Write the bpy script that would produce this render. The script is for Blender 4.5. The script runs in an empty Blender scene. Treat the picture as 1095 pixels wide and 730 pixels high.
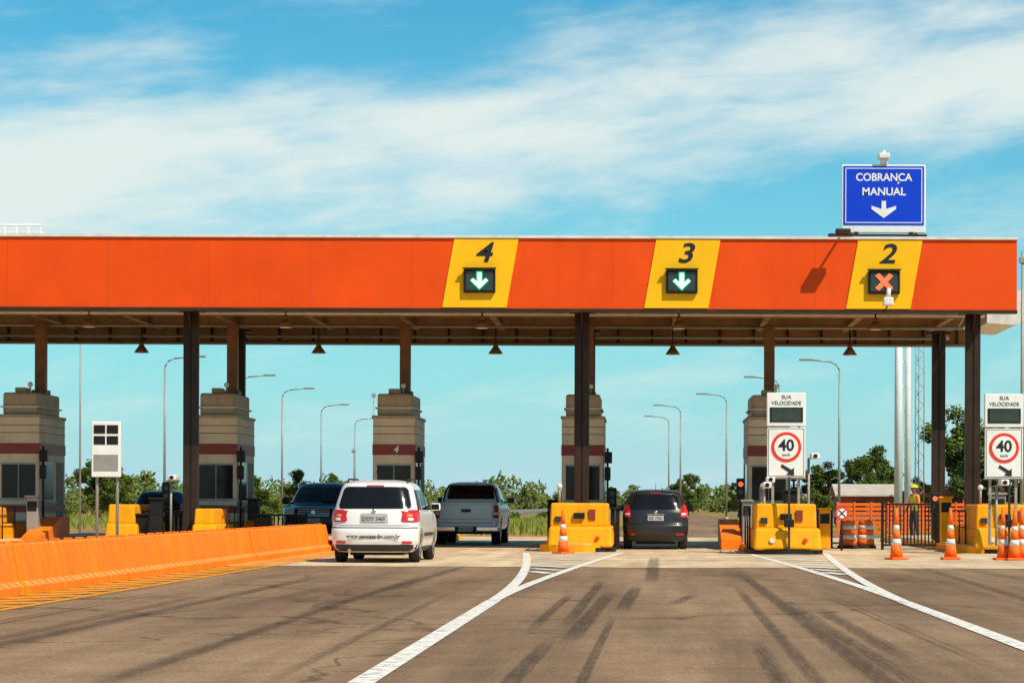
import bpy, bmesh, math, random
from mathutils import Vector, Matrix
R = random.Random(7)
S = bpy.context.scene
S.view_settings.view_transform = 'Standard'
S.view_settings.look = 'None'
S.view_settings.exposure = 0
COL = S.collection

# ------------------------------------------------------------------ materials
def M(name, col, rough=.6, metal=0, var=.18, scale=3.0, bump=0, coat=0, emit=None, es=1, dirt=0, fine=40, stretch=(1,1,1), dirtcol=(.05,.035,.02), spec=.5):
    m = bpy.data.materials.new(name); m.use_nodes = True
    nt = m.node_tree; N = nt.nodes; L = nt.links
    b = N['Principled BSDF']
    b.inputs['Roughness'].default_value = rough
    b.inputs['Metallic'].default_value = metal
    b.inputs['Coat Weight'].default_value = coat
    b.inputs['Coat Roughness'].default_value = .05
    b.inputs['Specular IOR Level'].default_value = spec
    tc = N.new('ShaderNodeTexCoord'); mp = N.new('ShaderNodeMapping')
    mp.inputs['Scale'].default_value = stretch
    L.new(tc.outputs['Object'], mp.inputs['Vector'])
    n = N.new('ShaderNodeTexNoise'); n.inputs['Scale'].default_value = scale; n.inputs['Detail'].default_value = 6
    n.inputs['Roughness'].default_value = .65
    L.new(mp.outputs[0], n.inputs['Vector'])
    r = N.new('ShaderNodeMapRange'); r.inputs[1].default_value = .3; r.inputs[2].default_value = .7
    r.inputs[3].default_value = 1-var; r.inputs[4].default_value = 1+var*.7
    L.new(n.outputs['Fac'], r.inputs[0])
    mx = N.new('ShaderNodeVectorMath'); mx.operation = 'SCALE'
    mx.inputs[0].default_value = col
    L.new(r.outputs[0], mx.inputs['Scale'])
    out = mx.outputs[0]
    if dirt > 0:
        n2 = N.new('ShaderNodeTexNoise'); n2.inputs['Scale'].default_value = scale*.7; n2.inputs['Detail'].default_value = 9
        n2.inputs['Roughness'].default_value = .7
        m2 = N.new('ShaderNodeMapping'); m2.inputs['Scale'].default_value = (2.2,2.2,.6); m2.inputs['Location'].default_value = (3,7,1)
        L.new(tc.outputs['Object'], m2.inputs['Vector']); L.new(m2.outputs[0], n2.inputs['Vector'])
        r2 = N.new('ShaderNodeMapRange'); r2.inputs[1].default_value=.48; r2.inputs[2].default_value=.75
        r2.inputs[3].default_value=0; r2.inputs[4].default_value=dirt
        L.new(n2.outputs['Fac'], r2.inputs[0])
        mc = N.new('ShaderNodeMix'); mc.data_type='RGBA'
        L.new(r2.outputs[0], mc.inputs['Factor']); L.new(out, mc.inputs[6]); mc.inputs[7].default_value = (*dirtcol,1)
        out = mc.outputs[2]
    L.new(out, b.inputs['Base Color'])
    if bump > 0:
        n3 = N.new('ShaderNodeTexNoise'); n3.inputs['Scale'].default_value = fine; n3.inputs['Detail'].default_value = 4
        L.new(tc.outputs['Object'], n3.inputs['Vector'])
        bp = N.new('ShaderNodeBump'); bp.inputs['Strength'].default_value = bump; bp.inputs['Distance'].default_value = .02
        L.new(n3.outputs['Fac'], bp.inputs['Height']); L.new(bp.outputs[0], b.inputs['Normal'])
    if emit:
        b.inputs['Emission Color'].default_value = (*emit,1); b.inputs['Emission Strength'].default_value = es
    return m

orange_panel = M('orange_panel',(.80,.075,.002),.55,0,.12,.5,dirt=.28,dirtcol=(.46,.030,.003),spec=.2)
yellow_panel = M('yellow_panel',(.95,.50,.006),.55,0,.08,1,dirt=.15,dirtcol=(.6,.27,.02),spec=.2)
white_trim = M('white_trim',(.72,.70,.64),.5,0,.1,2,dirt=.3)
dark_steel = M('dark_steel',(.034,.019,.011),.5,.1,.3,2,dirt=.4,dirtcol=(.10,.05,.022),spec=.3)
brown_steel = M('brown_steel',(.36,.20,.08),.65,0,.3,1.2,dirt=.55)
ceil_mat = M('ceiling_sheet',(.42,.25,.11),.65,0,.3,1.0,dirt=.5)
duct_mat = M('duct_paint',(.22,.10,.04),.6,0,.3,2,dirt=.4)
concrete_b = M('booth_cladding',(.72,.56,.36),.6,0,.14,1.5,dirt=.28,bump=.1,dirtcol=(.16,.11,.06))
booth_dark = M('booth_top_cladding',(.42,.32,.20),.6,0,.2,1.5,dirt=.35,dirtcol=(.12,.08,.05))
maroon = M('maroon_band',(.26,.03,.014),.5,0,.15,2)
black_m = M('black_paint',(.012,.010,.008),.5,0,.3,3,spec=.3)
rubber = M('tyre_rubber',(.018,.017,.016),.85,0,.3,10)
glass_d = M('dark_glass',(.010,.010,.010),.10,0,.2,2,spec=.32)
glass_s = M('windscreen_glass',(.012,.011,.010),.15,0,.2,2,spec=.12)
glass_b = M('booth_glass',(.02,.015,.011),.12,0,.3,2,spec=.3)
y_block = M('yellow_block_paint',(.95,.38,.003),.6,0,.16,2.2,bump=.1,dirt=.35,dirtcol=(.36,.12,.012),spec=.2)
o_plastic = M('orange_plastic',(.98,.21,.006),.5,0,.16,1.8,dirt=.32,dirtcol=(.45,.10,.012),spec=.25)
cone_o = M('cone_orange',(.95,.15,.006),.5,0,.1,6,dirt=.25,spec=.3)
cone_w = M('cone_white',(.75,.72,.64),.45,0,.1,6,dirt=.3)
sign_white = M('sign_white',(.82,.81,.76),.45,0,.05,3,dirt=.12)
sign_blue = M('sign_blue',(.003,.05,.60),.5,0,.08,2,spec=.2)
sign_red = M('sign_red',(.82,.03,.006),.4,0,.05,3)
sign_black = M('sign_black',(.012,.012,.012),.5,0,.1,3)
disp = M('display_panel',(.035,.05,.04),.3,0,.3,8)
led_green = M('led_green',(.4,.9,.7),.4,emit=(.50,1,.70),es=1.3)
led_hgreen = M('led_halo_green',(.0,.15,.05),.4,emit=(0,.75,.22),es=.6)
led_red = M('led_red',(.8,.1,.05),.4,emit=(1,.14,.03),es=1.1)
galv = M('galvanised_steel',(.33,.31,.28),.5,.2,.15,3,dirt=.2)
white_pole = M('white_pole_paint',(.78,.77,.72),.45,0,.1,2,dirt=.2)
paint_white = M('car_paint_white',(.84,.81,.77),.3,0,.03,2,coat=.6,dirt=.06,dirtcol=(.4,.3,.2))
paint_silver = M('car_paint_silver_white',(.86,.80,.72),.35,0,.04,2,coat=.4)
paint_dark = M('car_paint_dark',(.018,.017,.018),.35,0,.05,2,coat=.35)
paint_black = M('car_paint_black',(.012,.011,.011),.35,0,.05,2,coat=.25,spec=.3)
tail_red = M('tail_lamp_red',(.62,.012,.006),.15,0,.2,20,coat=1)
tail_amber = M('tail_lamp_amber',(.8,.3,.05),.15,0,.1,20,coat=1)
lampglass = M('headlamp_glass',(.75,.73,.70),.12,0,.2,12,coat=1)
trim_black = M('black_plastic_trim',(.025,.023,.021),.6,0,.2,6)
chrome = M('chrome',(.75,.72,.68),.2,1,.05,4)
plate_m = M('number_plate',(.50,.49,.46),.4,0,.1,10)
rim_m = M('wheel_rim',(.45,.45,.45),.3,.7,.1,6)
brick_red = M('red_wall_paint',(.42,.10,.045),.8,0,.2,1,dirt=.4)
roof_m = M('roof_sheet',(.55,.46,.36),.6,0,.2,1)
skin = M('skin',(.25,.12,.07),.6,0,.1,8)
vest = M('vest_yellow',(.80,.62,.02),.7,0,.1,8)
cloth_o = M('cloth_orange',(.75,.24,.02),.8,0,.15,8)
trous = M('trouser_navy',(.04,.045,.07),.85,0,.2,8)
boot = M('boot_leather',(.02,.015,.012),.6)
bark = M('bark',(.12,.07,.04),.9,0,.3,6,bump=.5)
leaf = M('foliage',(.085,.12,.014),.7,0,.7,1.1,spec=.2)
leaf2 = M('foliage_far',(.12,.15,.030),.8,0,.55,.15,spec=.2)

def ground_mat(name, kind):
    m = bpy.data.materials.new(name); m.use_nodes=True
    nt=m.node_tree; N=nt.nodes; L=nt.links; b=N['Principled BSDF']
    tc=N.new('ShaderNodeTexCoord')
    def noise(scale, st=(1,1,1), det=8, ro=.6, loc=(0,0,0)):
        mp=N.new('ShaderNodeMapping'); mp.inputs['Scale'].default_value=st; mp.inputs['Location'].default_value=loc
        L.new(tc.outputs['Object'],mp.inputs['Vector'])
        n=N.new('ShaderNodeTexNoise'); n.inputs['Scale'].default_value=scale; n.inputs['Detail'].default_value=det; n.inputs['Roughness'].default_value=ro
        L.new(mp.outputs[0],n.inputs['Vector']); return n.outputs['Fac']
    def ramp(f,a,b2,c0,c1):
        r=N.new('ShaderNodeValToRGB'); r.color_ramp.elements[0].position=a; r.color_ramp.elements[1].position=b2
        r.color_ramp.elements[0].color=(*c0,1); r.color_ramp.elements[1].color=(*c1,1); L.new(f,r.inputs[0]); return r.outputs[0]
    def mul(a,b2,f=1.0):
        x=N.new('ShaderNodeMix'); x.data_type='RGBA'; x.blend_type='MULTIPLY'; x.inputs['Factor'].default_value=f
        L.new(a,x.inputs[6]); L.new(b2,x.inputs[7]); return x.outputs[2]
    b.inputs['Roughness'].default_value=.9
    b.inputs['Specular IOR Level'].default_value=.12
    if kind=='asphalt':
        c=ramp(noise(.30,(1,.16,1)),.32,.68,(.185,.115,.064),(.37,.24,.138))
        c=mul(c,ramp(noise(1.9,(1,.05,1),loc=(5,2,0)),.3,.65,(.70,.69,.68),(1.12,1.10,1.08)))
        c=mul(c,ramp(noise(1.1,loc=(9,2,0),det=10,ro=.7),.35,.6,(.84,.83,.82),(1.06,1.06,1.06)))
        c=mul(c,ramp(noise(30),.28,.72,(.60,.60,.60),(1.36,1.36,1.36)))
        v=N.new('ShaderNodeTexVoronoi'); v.feature='DISTANCE_TO_EDGE'; v.inputs['Scale'].default_value=.13
        nn=N.new('ShaderNodeTexNoise'); nn.inputs['Scale'].default_value=.8; nn.inputs['Detail'].default_value=5
        sc=N.new('ShaderNodeVectorMath'); sc.operation='MULTIPLY_ADD'; sc.inputs[1].default_value=(3,3,0)
        L.new(nn.outputs['Color'],sc.inputs[0]); L.new(tc.outputs['Object'],sc.inputs[2])
        L.new(tc.outputs['Object'],nn.inputs['Vector']); L.new(sc.outputs[0],v.inputs['Vector'])
        c=mul(c,ramp(v.outputs['Distance'],.001,.007,(.48,.46,.45),(1,1,1)))
    elif kind=='concrete':
        c=ramp(noise(.5,(1,.5,1)),.3,.7,(.56,.40,.235),(.76,.58,.37))
        c=mul(c,ramp(noise(1.6,(1,.12,1)),.3,.6,(.70,.67,.64),(1.06,1.06,1.06)))
        c=mul(c,ramp(noise(18),.25,.75,(.80,.80,.80),(1.14,1.14,1.14)))
    else:
        g=ramp(noise(.06),.42,.60,(.46,.20,.07),(.20,.22,.035))
        c=mul(g,ramp(noise(1.5),.3,.7,(.6,.6,.6),(1.3,1.3,1.2)))
    L.new(c,b.inputs['Base Color'])
    bp=N.new('ShaderNodeBump'); bp.inputs['Strength'].default_value=.4; bp.inputs['Distance'].default_value=.01
    L.new(noise(60,det=3),bp.inputs['Height']); L.new(bp.outputs[0],b.inputs['Normal'])
    return m
asphalt=ground_mat('asphalt','asphalt'); concrete=ground_mat('concrete_pad','concrete'); grass=ground_mat('grass_and_soil','grass')

def worn(name,col,thr=.5,soft=.18,scale=5,st=(1,1,1),mx=1.0,fade=False):
    m=bpy.data.materials.new(name); m.use_nodes=True; nt=m.node_tree;N=nt.nodes;L=nt.links;b=N['Principled BSDF']
    b.inputs['Base Color'].default_value=(*col,1); b.inputs['Roughness'].default_value=.8; b.inputs['Specular IOR Level'].default_value=.2
    tc=N.new('ShaderNodeTexCoord'); mp=N.new('ShaderNodeMapping'); mp.inputs['Scale'].default_value=st
    n=N.new('ShaderNodeTexNoise'); n.inputs['Scale'].default_value=scale; n.inputs['Detail'].default_value=8; n.inputs['Roughness'].default_value=.7
    L.new(tc.outputs['Object'],mp.inputs['Vector']); L.new(mp.outputs[0],n.inputs['Vector'])
    r=N.new('ShaderNodeMapRange'); r.inputs[1].default_value=thr-soft; r.inputs[2].default_value=thr+soft; r.inputs[3].default_value=0; r.inputs[4].default_value=mx
    L.new(n.outputs['Fac'],r.inputs[0]); out=r.outputs[0]
    if fade:   # the rubber deposit thins out towards the ends and sides of each mark
        uv=N.new('ShaderNodeUVMap'); sp=N.new('ShaderNodeSeparateXYZ'); L.new(uv.outputs[0],sp.inputs[0])
        for i,w in ((0,5.0),(1,5.0)):
            a=N.new('ShaderNodeMath'); a.operation='PINGPONG'; a.inputs[1].default_value=.5; L.new(sp.outputs[i],a.inputs[0])
            q=N.new('ShaderNodeMath'); q.operation='MULTIPLY'; q.use_clamp=True; q.inputs[1].default_value=w; L.new(a.outputs[0],q.inputs[0])
            k=N.new('ShaderNodeMath'); k.operation='MULTIPLY'; L.new(out,k.inputs[0]); L.new(q.outputs[0],k.inputs[1]); out=k.outputs[0]
    L.new(out,b.inputs['Alpha']); return m
line_white=worn('road_paint_white',(.82,.76,.66),.38,.14,7)
line_yellow=worn('road_paint_yellow',(.90,.34,.01),.42,.15,6)
skid=worn('tyre_rubber_mark',(.045,.032,.024),.50,.22,3,(9,.5,1),.62,True)

# ------------------------------------------------------------------ builders
def G(name, loc=(0,0,0), rz=0):
    e=bpy.data.objects.new(name,None); e.location=loc; e.rotation_euler=(0,0,rz); e.empty_display_size=.3
    COL.objects.link(e); return e

class P:
    def __init__(s): s.bm=bmesh.new(); s.m=[]
    def mi(s,m):
        if m not in s.m: s.m.append(m)
        return s.m.index(m)
    def box(s,x0,x1,y0,y1,z0,z1,m,bev=0,seg=2,top=None):
        dx,dy=top or (0,0)
        vs=[s.bm.verts.new(v) for v in [(x0,y0,z0),(x1,y0,z0),(x1,y1,z0),(x0,y1,z0),(x0+dx,y0+dy,z1),(x1-dx,y0+dy,z1),(x1-dx,y1-dy,z1),(x0+dx,y1-dy,z1)]]
        k=s.mi(m); fs=[]
        for q in [(3,2,1,0),(4,5,6,7),(0,1,5,4),(1,2,6,5),(2,3,7,6),(3,0,4,7)]:
            f=s.bm.faces.new([vs[i] for i in q]); f.material_index=k; fs.append(f)
        if bev:
            es=list({e for f in fs for e in f.edges})
            r=bmesh.ops.bevel(s.bm,geom=es,offset=bev,segments=seg,affect='EDGES',profile=.5)
            for f in r['faces']: f.material_index=k
        return s
    def cyl(s,p0,p1,r0,r1,m,seg=14,cap=True):
        p0=Vector(p0);p1=Vector(p1); d=(p1-p0).normalized()
        a=d.orthogonal().normalized(); b=d.cross(a)
        k=s.mi(m); A=[];B=[]
        for i in range(seg):
            t=2*math.pi*i/seg; o=a*math.cos(t)+b*math.sin(t)
            A.append(s.bm.verts.new(p0+o*r0)); B.append(s.bm.verts.new(p1+o*max(r1,1e-4)))
        for i in range(seg):
            j=(i+1)%seg; f=s.bm.faces.new([A[i],A[j],B[j],B[i]]); f.material_index=k; f.smooth=True
        if cap:
            s.bm.faces.new(A[::-1]).material_index=k; s.bm.faces.new(B).material_index=k
        return s
    def path(s,pts,r,m,seg=8):
        for a,b in zip(pts[:-1],pts[1:]): s.cyl(a,b,r,r,m,seg)
        return s
    def poly(s,pts,m):
        f=s.bm.faces.new([s.bm.verts.new(p) for p in pts]); f.material_index=s.mi(m); return s
    def prism(s,pts,o,m):
        o=Vector(o); A=[s.bm.verts.new(p) for p in pts]; B=[s.bm.verts.new(Vector(p)+o) for p in pts]; k=s.mi(m); n=len(A)
        s.bm.faces.new(A).material_index=k; s.bm.faces.new(B[::-1]).material_index=k
        for i in range(n):
            j=(i+1)%n; s.bm.faces.new([A[j],A[i],B[i],B[j]]).material_index=k
        return s
    def ball(s,c,r,m,sc=(1,1,1),u=14,v=10):
        res=bmesh.ops.create_uvsphere(s.bm,u_segments=u,v_segments=v,radius=r); k=s.mi(m)
        for vv in res['verts']:
            vv.co=Vector((vv.co.x*sc[0],vv.co.y*sc[1],vv.co.z*sc[2]))+Vector(c)
        for f in {f for vv in res['verts'] for f in vv.link_faces}: f.material_index=k; f.smooth=True
        return s
    def grid(s,rows,m,smooth=True):
        k=s.mi(m); V=[[s.bm.verts.new(p) for p in r] for r in rows]
        for a,b in zip(V[:-1],V[1:]):
            for i in range(len(a)-1):
                f=s.bm.faces.new([a[i],a[i+1],b[i+1],b[i]]); f.material_index=k; f.smooth=smooth
        return s
    def done(s,name,parent=None,recalc=True):
        if recalc: bmesh.ops.recalc_face_normals(s.bm,faces=s.bm.faces[:])
        me=bpy.data.meshes.new(name); s.bm.to_mesh(me); s.bm.free()
        for m in s.m: me.materials.append(m)
        o=bpy.data.objects.new(name,me); COL.objects.link(o)
        if parent: o.parent=parent
        return o

def text(parent,name,body,loc,size,mat,shear=0,off=0,sx=1):
    c=bpy.data.curves.new(name,'FONT'); c.body=body; c.size=size; c.align_x='CENTER'; c.align_y='CENTER'
    c.shear=shear; c.offset=off; c.extrude=.003
    c.materials.append(mat); o=bpy.data.objects.new(name,c); COL.objects.link(o)
    o.location=loc; o.rotation_euler=(math.pi/2,0,0); o.scale=(sx,1,1)
    if parent: o.parent=parent
    return o

# ------------------------------------------------------------------ ground
def sheet(name,x0,x1,y0,y1,z,m):
    p=P(); p.poly([(x0,y0,z),(x1,y0,z),(x1,y1,z),(x0,y1,z)],m); return p.done(name)
sheet('ground',-2500,2500,-300,4000,-.012,grass)
sheet('road',-28,16,-20,46,-.004,asphalt)
p=P(); pts=[(-30,84,0)]; x=-30
rr=random.Random(3)
while x<=16: pts.append((x,43.2+rr.uniform(-.25,.25),0)); x+=.8
pts+=[(16,84,0)]; p.poly(pts,concrete); p.done('concrete_apron')
seamc=M('joint_sealant',(.12,.09,.06),.9)
p=P()
for yy in (48.5,54.0,60.,66.,72.,78.): p.box(-29,15.5,yy-.02,yy+.02,.001,.003,seamc)
p.done('expansion_joints')
p=P(); p.poly([(-2,84,-.004),(9.5,84,-.004),(7,140,-.004),(7,900,-.004),(-1,900,-.004),(-1,140,-.004)],asphalt)
p.done('road_beyond_toll')
p=P(); p.poly([(-24,84,-.004),(-9.5,84,-.004),(-13,140,-.004),(-13,900,-.004),(-21,900,-.004),(-21,140,-.004)],asphalt)
p.done('opposite_road_beyond_toll')

mk=G('lane_markings')
def line(p,pts,w,m,z=.004):
    for (x0,y0),(x1,y1) in zip(pts[:-1],pts[1:]):
        d=Vector((x1-x0,y1-y0)).normalized(); n=Vector((-d.y,d.x))*w/2
        p.poly([(x0+n.x,y0+n.y,z),(x0-n.x,y0-n.y,z),(x1-n.x,y1-n.y,z),(x1+n.x,y1+n.y,z)],m)
def smooth(a,b,c,n=14):
    out=[]
    for i in range(n+1):
        t=i/n; out.append(((1-t)**2*a[0]+2*t*(1-t)*b[0]+t*t*c[0],(1-t)**2*a[1]+2*t*(1-t)*b[1]+t*t*c[1]))
    return out
def gore(cx,ax,y_near,lx,rx,yl=56,ya=31):
    p=P(); line(p,[(ax-.02,y_near),(ax,ya-3)],.17,line_white)
    p.done('lane_line',mk)
    A=smooth((ax,ya-3),(ax,38),(lx,yl)); B=smooth((ax,ya-3),(ax+.1,36),(rx,yl))
    p=P(); line(p,A,.15,line_white,.005); p.done('gore_edge_a',mk)
    p=P(); line(p,B,.15,line_white,.0065); p.done('gore_edge_b',mk)
    def at(C,y):
        for a,b in zip(C[:-1],C[1:]):
            if a[1]<=y<=b[1]: return a[0]+(b[0]-a[0])*(y-a[1])/(b[1]-a[1])
        return C[-1][0]
    p=P(); y=37.
    while y<55:
        xl=at(A,y+1.2)+.12; xr=at(B,y)-.12
        if xr-xl>.25: line(p,[(xl,y+1.2),(xr,y)],.24,line_white,.008)
        y+=1.9
    p.done('gore_hatching',mk)
gore(-1.7,-1.74,-10,-2.75,-.55)
gore(3.1,2.98,-10,2.35,4.15)
p=P(); line(p,[(-6.62,5),(-6.62,57)],.12,line_yellow); p.done('yellow_edge_line',mk)
p=P(); y=6
while y<57:
    line(p,[(-7.45,y),(-6.75,y+1.0)],.44,line_yellow,.005); y+=1.0
p.done('yellow_hatching',mk)
p=P(); line(p,[(8.2,5),(7.9,50)],.12,line_white); p.done('edge_line',mk)

sk=G('tyre_marks')
zz=.009
def skidm(pts,w=.2):
    global zz
    zz+=.0008
    (x0,y0),(x1,y1)=pts; d=Vector((x1-x0,y1-y0)).normalized(); n=Vector((-d.y,d.x))*w/2
    me=bpy.data.meshes.new('rubber_mark'); me.from_pydata([(x0+n.x,y0+n.y,zz),(x0-n.x,y0-n.y,zz),(x1-n.x,y1-n.y,zz),(x1+n.x,y1+n.y,zz)],[],[(0,1,2,3)])
    uv=me.uv_layers.new(name='UVMap')
    for i,c in enumerate([(0,0),(1,0),(1,1),(0,1)]): uv.data[i].uv=c
    me.materials.append(skid); o=bpy.data.objects.new('rubber_mark',me); COL.objects.link(o); o.parent=sk
for pts,w in [([(-.42,31),(-.62,19)],.16),([(-.62,36),(-.72,22)],.12),([(-.1,33),(-.25,25)],.16),([(1.55,42),(1.5,9)],.15),([(1.25,34),(1.05,11)],.10),([(1.85,26),(1.9,17)],.14),([(.3,27),(.62,30)],.14),([(-4.9,38),(-5.0,13)],.16),([(-3.4,38),(-3.3,12)],.15),
    ([(-5.3,30),(-5.2,13)],.08),([(5.0,45),(4.3,22)],.12),([(5.6,42),(6.0,24)],.12),([(6.6,44),(6.9,28)],.14),([(.2,52),(.1,34)],.2),([(-3.2,44),(-3.3,30)],.16),([(-4.6,26),(-5.2,22)],.10),([(1.62,28),(1.7,12)],.07),([(-.9,30),(-1.0,21)],.10),([(-.75,20),(-.9,9)],.12),([(.9,20),(.8,10)],.10),([(-.3,24),(-.4,13)],.07),([(2.2,30),(2.4,16)],.06),([(-5.9,33),(-5.9,15)],.07),([(-2.4,30),(-2.3,14)],.06)]:
    skidm(pts,w*1.25)

# ------------------------------------------------------------------ canopy
FY=59.
can=G('toll_plaza_canopy',(0,FY,0))
XL,XR=-34.,9.0
p=P()
p.box(XL,XR,0,.14,5.86,7.56,orange_panel)
p.done('front_fascia',can)
p=P(); p.box(XL,XR+.02,-.05,.2,7.563,7.63,white_trim); p.box(XL,XR+.01,-.03,.22,5.78,5.857,dark_steel)
p.done('fascia_trims',can)
p=P(); x=9.0-2.45
seam=M('orange_seam',(.50,.05,.004),.5,0,.2,3)
while x>XL:
    p.box(x-.004,x+.004,-.003,.02,5.87,7.55,seam); x-=2.45
p.done('fascia_joints',can)
for i,(cx,num) in enumerate([(-4.02,'4'),(.88,'3'),(5.78,'2')]):
    p=P(); h=.78; sl=.145
    p.prism([(cx-h-sl,-.006,5.88),(cx+h-sl,-.006,5.88),(cx+h+sl,-.006,7.55),(cx-h+sl,-.006,7.55)],(0,-.02,0),yellow_panel)
    p.done('lane_number_panel',can)
    text(can,'lane_number',num,(cx+.06,-.032,7.19),.66,sign_black,.25,.012,1.2)
    p=P(); p.box(cx-.40,cx+.37,-.14,-.028,6.23,6.80,black_m,.02)
    p.box(cx-.34,cx+.31,-.15,-.141,6.29,6.74,disp); p.box(cx-.42,cx+.39,-.22,-.13,6.80,6.83,black_m)
    p.done('signal_housing',can)
    q=P(); y0=-.156; c=cx-.015
    def arrow(k,y,m):
        pt=[(-.05,.20),(-.05,-.03),(-.15,.06),(-.205,0),(0,-.20),(.205,0),(.15,.06),(.05,-.03),(.05,.20)]
        e=k
        pt=[(a+math.copysign(e,a) if a else 0, b+(e if b>.1 else (-e*1.4 if b<-.1 else 0))) for a,b in pt]
        q.prism([(c+a,y,6.52+b) for a,b in pt],(0,-.004,0),m)
    if num!='2':
        arrow(.03,y0,led_hgreen); arrow(-.002,y0-.006,led_green)
    else:
        for a in (1,-1):
            q.prism([(c-a*.22,y0-.003*a,6.67),(c-a*.12,y0-.003*a,6.73),(c+a*.22,y0-.003*a,6.37),(c+a*.12,y0-.003*a,6.31)],(0,-.012,0),led_red)
    q.done('signal_symbol',can)
p=P(); p.box(XL,XR-.02,.15,11.4,7.3,7.45,roof_m); p.done('roof_deck',can)
p=P()
p.box(XL,XR-.03,.2,11.3,6.50,6.54,ceil_mat)
for i in range(0,int((11.1)/.45)):
    p.box(XL,XR-.05,.3+i*.45,.36+i*.45,6.46,6.498,ceil_mat)
p.done('ceiling_sheets',can)
p=P(); p.box(XL,XR+.3,11.4,11.55,5.76,7.5,brown_steel)
x=XR
while x>XL:
    p.box(x-.03,x+.03,11.3,11.398,5.80,6.45,dark_steel); x-=.98
p.box(XL,XR+.3,11.2,11.397,5.70,5.757,galv)
p.done('rear_fascia',can)
p=P()
for yy in (1.9,5.2,9.1):
    p.box(XL,XR-.1,yy-.1,yy+.1,6.06,6.09,brown_steel); p.box(XL,XR-.1,yy-.012,yy+.012,6.093,6.40,brown_steel); p.box(XL,XR-.1,yy-.1,yy+.1,6.403,6.43,brown_steel)
x=8.15
while x>XL:
    p.box(x-.08,x+.08,.25,11.2,6.10,6.13,brown_steel); p.box(x-.015,x+.015,.25,11.2,6.132,6.455,brown_steel)
    x-=2.45
p.done('roof_beams',can)
p=P()
for yy,z in ((.6,5.95),(3.5,6.0),(7.2,5.94),(10.6,5.9)):
    p.cyl((XL,yy,z),(XR-.3,yy,z),.04,.04,white_trim if yy==3.5 else galv,8)
p.box(XL,XR-.2,.3,.5,5.84,5.97,brown_steel)
x=XR-1
while x>XL:
    p.box(x-.08,x+.08,.5,.62,5.86,6.45,brown_steel); x-=1.225
p.done('conduits',can)
p=P()
pts=[(9.3,7.3,7.0),(9.3,7.3,6.1)]+[(10.0+.45*math.sin(t),7.3,6.5-.45*math.cos(t)) for t in [i*math.pi/10 for i in range(0,8)]]+[(10.45,7.3,7.0)]
p.prism(pts,(0,4,0),white_trim); p.done('gutter_end',can)
for X in (-31,-21.2,-11.4,-1.6,8.2):
    for yy in (2.0,9.1):
        p=P()
        for dx in (-.1,.1):
            p.box(X+dx-.085,X+dx+.085,yy-.1,yy+.1,0,6.0,dark_steel,.01,1)
        p.box(X-.012,X+.012,yy-.08,yy+.08,0,5.99,black_m)
        p.box(X-.30,X+.30,yy-.2,yy+.2,.15,.18,dark_steel); p.box(X-.32,X+.32,yy-.22,yy+.22,5.90,5.977,dark_steel)
        p.prism([(X-.02,yy-.11,5.9),(X-.02,yy-.5,5.9),(X-.02,yy-.11,5.45)],(.04,0,0),dark_steel)
        p.done('column',can)
def hang(X,Y,z):
    g=G('hanging_lamp',(X,Y,0)); p=P()
    p.cyl((0,0,z+.2),(0,0,6.0),.02,.02,dark_steel,6); p.cyl((0,0,z),(0,0,z+.2),.21,.07,duct_mat,16); p.cyl((0,0,z+.2),(0,0,z+.30),.07,.06,duct_mat,10)
    p.cyl((0,0,z-.01),(0,0,z+.02),.15,.15,cone_w,14); p.done('lamp_shade',g)
for i in range(-4,2):
    hang(.82+4.9*i,60.6,5.50); hang(.75+4.93*i,67.7,5.30)
g=G('rooftop_railing',(-16.3,61,7.45)); p=P()
for i in range(9): p.cyl((-1.3+i*.3,0,0),(-1.3+i*.3,0,.62),.02,.02,white_pole,6)
for z in (.3,.62): p.cyl((-1.35,0,z),(1.15,0,z),.025,.025,white_pole,6)
p.box(-1.3,1.1,.3,1.2,0,.5,white_trim,.03); p.cyl((-.3,.2,0),(-.45,.2,.85),.03,.03,white_pole,6); p.done('rail',g)

# blue sign
g=G('blue_direction_sign',(5.81,59.55,0)); p=P()
p.box(-1.03,1.03,-.04,.04,7.78,9.45,sign_white,.02); p.box(-.985,.985,-.052,-.042,7.97,9.41,sign_blue)
for (a,b,c,d) in [(-.94,.94,9.345,9.365),(-.94,.94,8.02,8.04)]: p.box(a,b,-.058,-.053,c,d,sign_white)
for a in (-.94,.92): p.box(a,a+.02,-.0585,-.0535,8.042,9.343,sign_white)
for a in (-.8,.8): p.box(a-.04,a+.04,.05,.13,7.45,9.3,galv)
p.box(-1.05,1.05,-.14,.14,7.68,7.74,dark_steel)
p.box(-.72,-.62,-.1,.1,7.6,7.8,dark_steel); p.box(.62,.72,-.1,.1,7.6,7.8,dark_steel)
p.done('board',g)
text(g,'sign_text','COBRANCA',(0,-.056,9.13),.262,sign_white,0,.0055,.95); text(g,'sign_text','MANUAL',(0,-.056,8.78),.262,sign_white,0,.0055,1.0)
p=P(); p.prism([(.345,-.056,9.035),(.365,-.056,9.035),(.385,-.056,9.00),(.36,-.056,8.975),(.325,-.056,8.975),(.325,-.056,8.99),(.352,-.056,8.993)],(0,-.006,0),sign_white); p.done('cedilla',g)
p=P(); y0=-.054
p.prism([(-.055,y0,8.56),(-.055,y0,8.36),(-.3,y0,8.44),(-.3,y0,8.36),(0,y0,8.14),(.3,y0,8.36),(.3,y0,8.44),(.055,y0,8.36),(.055,y0,8.56)],(0,-.01,0),sign_white); p.done('arrow',g)
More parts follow.
